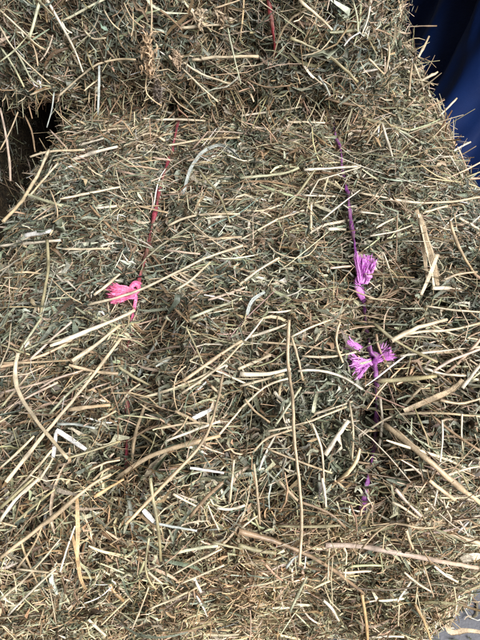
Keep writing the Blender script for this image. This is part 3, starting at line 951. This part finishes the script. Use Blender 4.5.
def stalk_mesh(P, r, tint, flat=1.0, ref=None):
    """hollow tapering stalk with a node or two and open cut ends"""
    L = np.linalg.norm(np.diff(P, axis=0), axis=1).sum()
    K = int(np.clip(L / 0.006, 8, 26))
    C = catmull(P, K)
    s = np.linspace(0, 1, K)
    R = r * (1.08 - 0.2 * s) * (1 + rng.normal(0, .035, K))
    walk = np.cumsum(rng.normal(0, .07, K)); walk -= walk.mean()
    T = np.tile(tint, (K, 1)) * np.exp(np.clip(walk, -.35, .25))[:, None]
    T *= np.array([1, .93, .80]) ** (rng.random() * smooth01(s, rng.uniform(0, .6), 1.0))[:, None]
    R = R * (1 + .12 * np.interp(s, np.linspace(0, 1, 5), rng.normal(0, 1, 5)))
    for _ in range(max(0, int(L / 0.05 + rng.random()))):      # nodes
        k = rng.integers(2, K - 2)
        R[k] *= 1.28; T[k] *= 0.62
        C[k:] += np.outer(np.arange(K - k), rng.normal(0, .018, 3)) * (L / K)
    C[1:-1] += rng.normal(0, r * 0.10, (K - 2, 3))
    t0, t1 = nrm(C[1] - C[0]), nrm(C[-1] - C[-2])
    inn = r * 2.2
    C = np.concatenate([[C[0] + t0 * inn], [C[0] + t0 * 1e-5], C, [C[-1] - t1 * 1e-5], [C[-1] - t1 * inn]])
    R = np.concatenate([[R[0] * .5, R[0] * .62], R, [R[-1] * .62, R[-1] * .5]])
    T = np.concatenate([[T[0] * .5, T[0]], T, [T[-1], T[-1] * .5]])  # inner rings darkened in colour for the shade inside the hollow ends
    # frames must not flip at the rolled-in ends: use the outer tangents
    N1 = len(C)
    Tn = nrm(np.gradient(C[2:-2], axis=0))
    Tn = np.concatenate([[Tn[0], Tn[0]], Tn, [Tn[-1], Tn[-1]]])
    ref = nrm(rng.normal(size=3)) if ref is None else ref
    U = nrm(ref - (Tn @ ref)[:, None] * Tn)
    W = np.cross(Tn, U)
    sides = 8
    a = np.arange(sides) * 2 * math.pi / sides
    V = C[:, None] + (np.cos(a)[None, :, None] * U[:, None] + np.sin(a)[None, :, None] * flat * W[:, None]) * R[:, None, None]
    k = np.arange(N1 - 1)[:, None] * sides
    s0 = np.arange(sides)[None]; s1 = (s0 + 1) % sides
    Q = np.stack([k + s0, k + s1, k + sides + s1, k + sides + s0], -1).reshape(-1, 4)
    rib = np.exp(rng.normal(0, .10, (1, sides, 1)))
    tv = (T[:, None] * rib * np.exp(rng.normal(0, .04, (N1, sides, 1)))).reshape(-1, 3)
    return V.reshape(-1, 3), Q, tv


def blade_mesh(P, hw, tint, ref, ribbon=False):
    """creased dry leaf blade with thickness and lengthwise folds"""
    L = np.linalg.norm(np.diff(P, axis=0), axis=1).sum()
    K = int(np.clip(L / 0.004, 8, 24))
    C = catmull(P, K)
    s = np.linspace(0, 1, K)
    wd = hw * (0.75 + 0.35 * np.sin(math.pi * np.clip(s * .9 + .1, 0, 1))) * (1 + rng.normal(0, .05, K))
    Tn = nrm(np.gradient(C, axis=0))
    S = nrm(np.cross(Tn, np.broadcast_to(ref, Tn.shape)))
    Nn = np.cross(S, Tn)
    tw = rng.normal(0, .25) + (1.1 if ribbon else .5) * rng.normal() * (s - .5)
    c_, s_ = np.cos(tw)[:, None], np.sin(tw)[:, None]
    S, Nn = S * c_ + Nn * s_, Nn * c_ - S * s_
    e = np.linspace(-1, 1, 7)
    prof = np.array([.30, -.10, .16, -.06, .18, -.12, .26]) * (0.5 if ribbon else 1.0)
    th = 0.00016
    V = []
    for sg in (1, -1):
        V.append(C[:, None] + (e[None, :, None] * wd[:, None, None]) * S[:, None]
                 + (prof[None, :, None] * wd[:, None, None] + sg * th) * Nn[:, None])
    V = np.concatenate(V)                                    # (2K,7,3)
    i = np.arange(2 * K * 7).reshape(2, K, 7)
    f = []
    for q, rev in ((i[0], False), (i[1], True)):
        a = np.stack([q[:-1, :-1], q[:-1, 1:], q[1:, 1:], q[1:, :-1]], -1).reshape(-1, 4)
        f.append(a[:, ::-1] if rev else a)
    for j in (0, 6):
        f.append(np.stack([i[0, :-1, j], i[0, 1:, j], i[1, 1:, j], i[1, :-1, j]], -1))
    for k in (0, K - 1):
        f.append(np.stack([i[0, k, :-1], i[0, k, 1:], i[1, k, 1:], i[1, k, :-1]], -1))
    V = V.reshape(-1, 3)
    tv = np.tile(tint, (len(V), 1))
    tv *= np.tile(np.exp(rng.normal(0, .12, 7)), 2 * K)[:, None]
    return V, np.concatenate(f), tv


def project(pts, lift):
    """points on the hay under each pixel; where the ray leaves the bale the stalk keeps its distance"""
    dense = [pts[0]]
    for a, b_ in zip(pts[:-1], pts[1:]):
        m = max(1, int(math.dist(a, b_) / 13))
        dense += [(a[0] + (b_[0] - a[0]) * q / m, a[1] + (b_[1] - a[1]) * q / m) for q in range(1, m + 1)]
    pts = dense
    ts, ks = [], []
    for (x, y) in pts:
        r = hit(x, y)
        ts.append(None if r is None else r[0]); ks.append(None if r is None else r[1])
    good = [i for i, t in enumerate(ts) if t is not None]
    if not good:
        return None, None
    i0 = good[0]
    k0 = ks[i0] if ks[i0] != 2 else (ks[good[-1]])
    out = [None] * len(ts)
    ok = [i for i in good if ks[i] == k0]
    ref_t = min(ts[i] for i in ok)
    lim = 0.20
    for i in ok:
        if abs(ts[i] - ref_t) < lim:
            out[i] = ts[i]
    gi = [i for i in range(len(ts)) if out[i] is not None]
    full = np.interp(range(len(ts)), gi, [out[i] for i in gi])
    lin = np.polyval(np.polyfit(range(len(ts)), full, 1), range(len(ts))) if len(ts) > 2 else full
    m = len(full)
    mn = np.array([full[max(0, i - 1):i + 2].min() for i in range(m)])       # stiff stalks bridge the hollows
    for _ in range(4):
        pad = np.r_[mn[0], mn, mn[-1]]
        mn = .25 * pad[:-2] + .5 * pad[1:-1] + .25 * pad[2:]
    full = np.minimum(mn, 0.35 * mn + 0.65 * lin)
    P = []
    for (x, y), t in zip(pts, full):
        d = ray_dir(x, y)
        P.append(np.array(CAM + d * t - d.normalized() * (lift * 0.001 * 0.8 + 0.001)))
    return np.array(P), k0


for (cname, wpx, pts, lift, kind) in H:
    if kind == 'hang':                       # hanging in the mouth of the gap, from the upper bale
        t0 = hit(30, 95)
        P = np.array([np.array(CAM + ray_dir(x, y) * (t0[0] * 0.985)) for x, y in pts]); k0 = 1
    elif kind == 'level':                    # lying level over the bale's edge
        P = np.array([np.array(CAM + ray_dir(x, y) * ((0.364 + lift * .001 - CAM.z) / ray_dir(x, y).z)) for x, y in pts]); k0 = 0
    else:
        P, k0 = project(pts, lift + (5 if max(q[1] for q in pts) > 480 else 1))
    if P is None:
        continue
    bl = BALES[k0]
    dist = np.mean([(Vector(p) - CAM).dot(FWD) for p in P])
    hw = 0.5 * wpx * dist / FPX * 1.05
    tint = np.array(STALK_COL[cname]) * math.exp(rng.normal(0, .06))
    view = nrm(np.array(CAM) - P.mean(0))
    if kind in ('blade', 'ribbon'):
        V, Q, t = blade_mesh(P, hw, tint, view, kind == 'ribbon')
        put('leaf_blade', mesh_from('leaf_blade', V - bl.loc, Q, t), MAT_LEAF, bl.root)
    else:
        V, Q, t = stalk_mesh(P, hw, tint, flat=rng.uniform(.6, .95), ref=nrm(np.cross(view, P[-1] - P[0])))
        put('stalk', mesh_from('stalk', V - bl.loc, Q, t), MAT_STALK, bl.root)


# ------------------------------------------------------------------ twine
def twine_loop(bl, name, top, others, mat, r=0.0021):
    """closed loop round the bale: traced stretch on show plus the hidden rest (world points)"""
    P = np.array(list(top) + list(others))
    P = np.concatenate([P, P[:1]])
    d = np.r_[0, np.cumsum(np.linalg.norm(np.diff(P, axis=0), axis=1))]
    K = int(d[-1] / 0.0035)
    s = np.linspace(0, d[-1], K)
    C = np.stack([np.interp(s, d, P[:, i]) for i in range(3)], 1)
    for _ in range(6):
        C[1:-1] = .25 * C[:-2] + .5 * C[1:-1] + .25 * C[2:]
    C += rng.normal(0, .00018, C.shape)
    wob = 1 + .16 * np.sin(s * 130 + 2 * np.sin(s * 47))
    V, Q, _ = tubes(C[None], (np.full(K, r) * wob)[None], 12, flat=np.array([.55]), ref=np.array([[1.0, 0.03, 0.05]]),
                    twist=(s[None] / 0.045 * math.pi + .5 * np.sin(s[None] * 60)), ridges=4)
    return put(name, mesh_from(name, V - bl.loc, Q), mat, bl.root)


def pix_on(bl, x, y, lift):
    d = ray_dir(x, y); L = d.length
    r = bl.bvh.ray_cast(CAM, d / L)
    if r[0] is None:                          # ray passes just beside the bale: take the nearest point of it
        r = min((bl.bvh.find_nearest(CAM + d * (0.3 + .02 * q)) for q in range(40)), key=lambda e: e[3])
        return np.array(r[0]) + np.array([0, 0, lift])
    return np.array(CAM + d * (r[3] / L)) + np.array([0, 0, lift])


def frayed(parent, bl, base, tip, spreadw, nf, mat, lift, curl=.30, length_jit=.14, basew=.0035):
    """tuft of split fibres from base to tip (pixels), fan half-angle spreadw"""
    b_ = pix_on(bl, *base, lift); t_ = pix_on(bl, *tip, lift)
    ax = t_ - b_; L = np.linalg.norm(ax); ax = ax / L
    up = nrm(np.array(CAM) - b_); sd = np.cross(ax, up)
    lock = rng.integers(0, 9, nf)                       # fibres hang together in locks
    a = (rng.uniform(-.9, .9, 9)[lock] + rng.normal(0, .16, nf)) * spreadw
    e = rng.uniform(-.05, .30, 9)[lock] + rng.normal(0, .10, nf)
    d = nrm(ax * np.cos(a)[:, None] + sd * np.sin(a)[:, None] + up * e[:, None])
    K = 9
    s = np.linspace(0, 1, K)[None, :, None]
    Ls = (L * rng.uniform(.72, 1.05, 9)[lock] * rng.uniform(1 - length_jit, 1.05, nf))[:, None, None]
    bend = (sd * rng.normal(0, curl, (9, 1)) + up * rng.normal(-.22, curl, (9, 1)))[lock] + rng.normal(0, curl * .35, (nf, 3))
    wave = rng.normal(0, .035, (nf, 3))[:, None] * np.sin(s * rng.uniform(4, 13, nf)[:, None, None] + rng.uniform(0, 6, nf)[:, None, None])
    P = b_ + sd[None, None] * (rng.uniform(-1, 1, nf)[:, None, None] * basew * (.4 + s * .6)) + up * rng.uniform(0, .004, nf)[:, None, None] \
        + d[:, None] * s * Ls + bend[:, None] * (s ** 2) * Ls * .7 + wave * Ls * s
    Wd = rng.lognormal(math.log(.00030), .45, nf)[:, None] * np.array([[1, 1, 1, 1, 1, 1, .9, .7, .3]])
    Wd[:nf // 5] *= 2.6                                # unsplit film between the fibres
    V, Q, _ = strips(P, Wd, nrm(up + rng.normal(0, .7, (nf, 3))), 2, np.zeros(nf), rng.normal(0, 1.2, (nf, 1)) * np.linspace(0, 1, K),
                     np.zeros((nf, 3)))
    return put('frayed_end', mesh_from('frayed_end', V - bl.loc, Q), mat, parent)


def rope_piece(name, parent, bl, pts, mat, r):
    P = catmull(np.array(pts), 40)
    V, Q, _ = tubes(P[None], np.full((1, 40), r) * (1 - .35 * np.abs(np.linspace(-1, 1, 40)) ** 6), 12, flat=np.array([.8]),
                    ref=np.array([[.3, .2, 1.0]]), twist=np.linspace(0, 5, 40)[None], ridges=3)
    return put(name, mesh_from(name, V - bl.loc, Q), mat, parent)


zt = 0.368
yb = 0.565 + 0.5
purple_px = [(325, 96, -.004), (327, 108, .003), (331, 126, .002), (335, 142, -.004), (339, 160, .003), (343, 178, -.004), (346, 196, .004),
             (348, 212, .004), (350, 232, .004), (353, 250, .004), (359, 275, .004), (362, 300, .005), (364, 320, .006), (366, 336, .004),
             (369, 352, .006), (371, 372, .008), (374, 390, .008), (375, 412, .006), (374, 424, .010), (373, 436, .012), (372, 446, .010), (371, 456, .006), (370, 466, .005),
             (368, 480, .0), (365, 497, .001), (364, 510, -.010)]
top = [pix_on(main, x, y, z + (.010 if y < 170 else .004 if y < 260 else -.001)) for x, y, z in purple_px]
rest = [(0.098, 0.130, 0.29), (0.098, 0.105, 0.15), (0.098, 0.105, 0.03), (0.098, 0.13, 0.006), (0.098, yb - .04, 0.006),
        (0.098, yb - .01, 0.06), (0.098, yb - .01, 0.29), (0.098, yb - .05, 0.338), (0.098, 0.75, 0.342)]
tw_purple = twine_loop(main, 'twine', top, rest, MAT_PURPLE, 0.0019)
tw_purple['label'] = 'purple twine tied round the bale'
k = [pix_on(main, 362, 304, .006), pix_on(main, 356, 297, .009), pix_on(main, 354, 289, .011), pix_on(main, 360, 284, .014),
     pix_on(main, 366, 288, .014), pix_on(main, 364, 278, .012), pix_on(main, 362, 270, .011)]
rope_piece('knot', tw_purple, main, k, MAT_PURPLE_END, .0033)
frayed(tw_purple, main, (361, 290), (363, 265), .20, 520, MAT_PURPLE_END, .009, curl=.13, basew=.0085)
frayed(tw_purple, main, (370, 366), (350, 371), .34, 260, MAT_PURPLE_END, .006, basew=.005)
frayed(tw_purple, main, (375, 364), (390, 353), .16, 170, MAT_PURPLE_END, .005, basew=.0045)
frayed(tw_purple, main, (360, 352), (345, 346), .16, 60, MAT_PURPLE_END, .004, basew=.0025)
k = [pix_on(main, 367, 350, .008), pix_on(main, 368, 360, .010), pix_on(main, 373, 364, .013), pix_on(main, 371, 372, .011), pix_on(main, 375, 392, .009)]
rope_piece('knot', tw_purple, main, k, MAT_PURPLE, .0026)

pink_px = [(182, 112, -.004), (179, 126, .003), (176, 140, .003), (173, 152, -.004), (167, 170, .006), (163, 184, .006), (159, 200, .007), (157, 214, .004),
           (154, 224, .007), (152, 234, .006), (149, 244, -.002), (148, 254, .005), (145, 266, .006), (141, 280, .005), (138, 294, .006), (135, 312, .002),
           (131, 328, -.006), (128, 344, .003), (127, 358, .002), (126, 372, -.007), (125, 430, -.007), (126, 500, -.006)]
top = [pix_on(main, x, y, z + (.006 if y < 165 else .0005)) for x, y, z in pink_px]
rest = [(-0.094, 0.130, 0.29), (-0.094, 0.105, 0.15), (-0.094, 0.105, 0.03), (-0.094, 0.13, 0.006), (-0.094, yb - .04, 0.006),
        (-0.094, yb - .01, 0.06), (-0.094, yb - .01, 0.29), (-0.094, yb - .05, 0.338), (-0.094, 0.75, 0.340)]
tw_pink = twine_loop(main, 'twine', top, rest, MAT_PINK, 0.0020)
tw_pink['label'] = 'pink twine tied round the bale'
k = [pix_on(main, 128, 300, .008), pix_on(main, 135, 302, .010), pix_on(main, 141, 299, .011), pix_on(main, 140, 292, .012), pix_on(main, 134, 293, .012),
     pix_on(main, 134, 299, .013), pix_on(main, 138, 304, .011), pix_on(main, 136, 314, .008), pix_on(main, 132, 326, .004)]
rope_piece('knot', tw_pink, main, k, MAT_PINK_END, .0019)
k = [pix_on(main, 142, 288, .006), pix_on(main, 137, 291, .012), pix_on(main, 133, 296, .013), pix_on(main, 137, 301, .013), pix_on(main, 142, 297, .011),
     pix_on(main, 138, 293, .013), pix_on(main, 131, 297, .011)]
rope_piece('knot', tw_pink, main, k, MAT_PINK_END, .0016)
frayed(tw_pink, main, (137, 299), (110, 299), .17, 520, MAT_PINK_END, .008, curl=.12, basew=.0075)

# dark red twine of the upper bale
rp = [(268, -40, -.002), (268, -6, .006), (270, 8, .007), (272, 24, .006), (274, 40, .004), (275, 54, .0), (276, 66, -.006)]
top = []
for x, y, z in rp:
    p = pix_on(back, x, max(y, -60), 0)
    top.append(p + np.array([0, -z, 0]))
x0 = top[-1][0]
bz, by0, by1 = 0.368, 0.585, 1.385
rest = [(x0, by0 + .03, bz + .06), (x0, by0 + .07, bz + .020), (x0, by1 - .05, bz + .012), (x0, by1 - .01, bz + .06), (x0, by1 - .01, bz + .28),
        (x0, by1 - .06, bz + .335), (x0, by0 + .06, bz + .335), (x0, by0 + .005, bz + .27)]
tw_red = twine_loop(back, 'twine', top, rest, MAT_RED, 0.0019)
tw_red['label'] = 'dark red twine running down the end of the bale'

# dried flower heads on the upper bale
def flower_head(bl, px0, px1, n_, halfw, c_, lift):
    a, b_ = pix_on(bl, *px0, 0) + np.array([0, -lift, 0]), pix_on(bl, *px1, 0) + np.array([0, -lift, 0])
    s = rng.beta(1.6, 1.6, n_)[:, None]
    r = halfw * np.sqrt(np.clip(1 - (2 * s - 1) ** 2, .1, 1))
    p = a + (b_ - a) * s + rng.normal(0, .5, (n_, 3)) * r
    ax = nrm(b_ - a)
    d = nrm(ax + rng.normal(0, .75, (n_, 3)))
    L = rng.uniform(.005, .010, n_)
    P = centre_lines(p, d, nrm(rng.normal(size=(n_, 3))), L, 4, .9)
    Wd = rng.uniform(.0006, .0013, n_)[:, None] * np.array([[.6, 1, .8, .2]])
    V, Q, t = strips(P, Wd, nrm(rng.normal(size=(n_, 3))), 3, rng.uniform(0, 1, n_), np.zeros((n_, 4)),
                     np.array(c_) * np.exp(rng.normal(0, .2, (n_, 1))))
    put('flower_head', mesh_from('flower_head', V - bl.loc, Q, t), MAT_LEAF, bl.root)


flower_head(back, (149, 30), (151, 72), 150, .0085, (.44, .31, .19), .015)
flower_head(back, (159, 76), (160, 96), 70, .006, (.20, .16, .13), .012)
flower_head(back, (177, 46), (179, 60), 50, .005, (.36, .26, .17), .012)
flower_head(back, (198, 2), (203, 24), 60, .006, (.42, .33, .22), .012)
flower_head(back, (218, 6), (222, 20), 50, .005, (.40, .31, .21), .012)


# ------------------------------------------------------------------ blue tarpaulin hanging behind the bales
def tarp():
    path = np.array([[0.36, 2.05], [0.41, 1.65], [0.45, 1.34], [0.48, 1.13], [0.52, 1.01], [0.60, 0.95], [0.82, 0.93], [1.3, 0.93]])
    d = np.r_[0, np.cumsum(np.linalg.norm(np.diff(path, axis=0), axis=1))]
    nu, nv = 260, 90
    s = np.linspace(0, d[-1], nu)
    C = np.stack([np.interp(s, d, path[:, i]) for i in range(2)], 1)
    for _ in range(30):
        C[1:-1] = .25 * C[:-2] + .5 * C[1:-1] + .25 * C[2:]
    T = nrm(np.gradient(C, axis=0)); Nn = np.stack([T[:, 1], -T[:, 0]], 1)      # outward: towards the bales
    if (Nn[nu // 2] @ np.array([-1, -1])) < 0:
        Nn = -Nn
    V = np.zeros((nv, nu, 3))
    for j in range(nv):
        z = 0.006 + 1.5 * j / (nv - 1)
        flare = 0.16 * math.exp(-z / 0.11)
        for i in range(nu):
            q = Vector((s[i] * 3.2, z * .7, 4.0))
            fold = 0.030 * math.sin(s[i] * 34 + 1.4 * noise.noise(q) * 2) * (0.55 + 0.45 * math.cos(z * 1.2)) \
                + 0.020 * noise.noise(Vector((s[i] * 14, z * 1.2, 1))) + 0.008 * noise.noise(Vector((s[i] * 34, z * 4, 9))) - 0.014 * abs(noise.noise(Vector((s[i] * 20 + z * 3, z * 5, 3))))
            V[j, i, :2] = C[i] + Nn[i] * (fold + flare)
            V[j, i, 2] = z
    i = np.arange(nu * nv).reshape(nv, nu)
    Q = np.stack([i[:-1, :-1], i[:-1, 1:], i[1:, 1:], i[1:, :-1]], -1).reshape(-1, 4)
    base = np.array([0.7, 1.1, 0.0])
    o = put('tarpaulin', mesh_from('tarpaulin', V.reshape(-1, 3) - base, Q), MAT_TARP)
    o.location = base
    sm = o.modifiers.new('thickness', 'SOLIDIFY'); sm.thickness = 0.0012
    o['label'] = 'dark blue plastic tarpaulin hanging in folds beside the stacked hay'
    o['category'] = 'tarpaulin'


tarp()


# ------------------------------------------------------------------ chaff fallen on the floor round the lower bale
def floor_chaff():
    n_ = 520
    p = np.stack([0.24 + rng.exponential(.10, n_), rng.uniform(-.15, .9, n_), rng.uniform(.0008, .004, n_)], 1)
    q = np.stack([rng.uniform(-.3, .45, 350), .10 - rng.exponential(.07, 350), rng.uniform(.0008, .004, 350)], 1)
    p = np.concatenate([p, q]); n_ = len(p)
    up = np.tile([0.0, 0, 1], (n_, 1))
    d = tangent_dirs(up, nrm(rng.normal(size=p.shape) * [1, 1, .01]), 2.0, .06)
    L = rng.lognormal(math.log(.009), .6, n_).clip(.002, .05)
    P = centre_lines(p, d, up, L, 4, .6)
    P[..., 2] = np.clip(P[..., 2], .0012, .02)
    Wd = rng.lognormal(math.log(.0007), .4, n_)[:, None] * np.array([[.6, 1, .9, .4]])
    t0 = np.where(rng.random((n_, 1)) < .6, pick(STEM, STEM_P, n_, .2), pick(LEAF, LEAF_P, n_, .2))
    V, Q, t = strips(P, Wd, nrm(up + rng.normal(0, .3, up.shape)), 3, rng.uniform(-.4, .8, n_), rng.normal(0, .4, (n_, 4)), t0)
    V[:, 2] = np.maximum(V[:, 2], .0006)
    o = put('hay_chaff', mesh_from('hay_chaff', V, Q, t), MAT_LEAF, None, 'stuff')
    o['label'] = 'loose hay chaff scattered on the grey floor beside the bale'
    o['category'] = 'chaff'


floor_chaff()
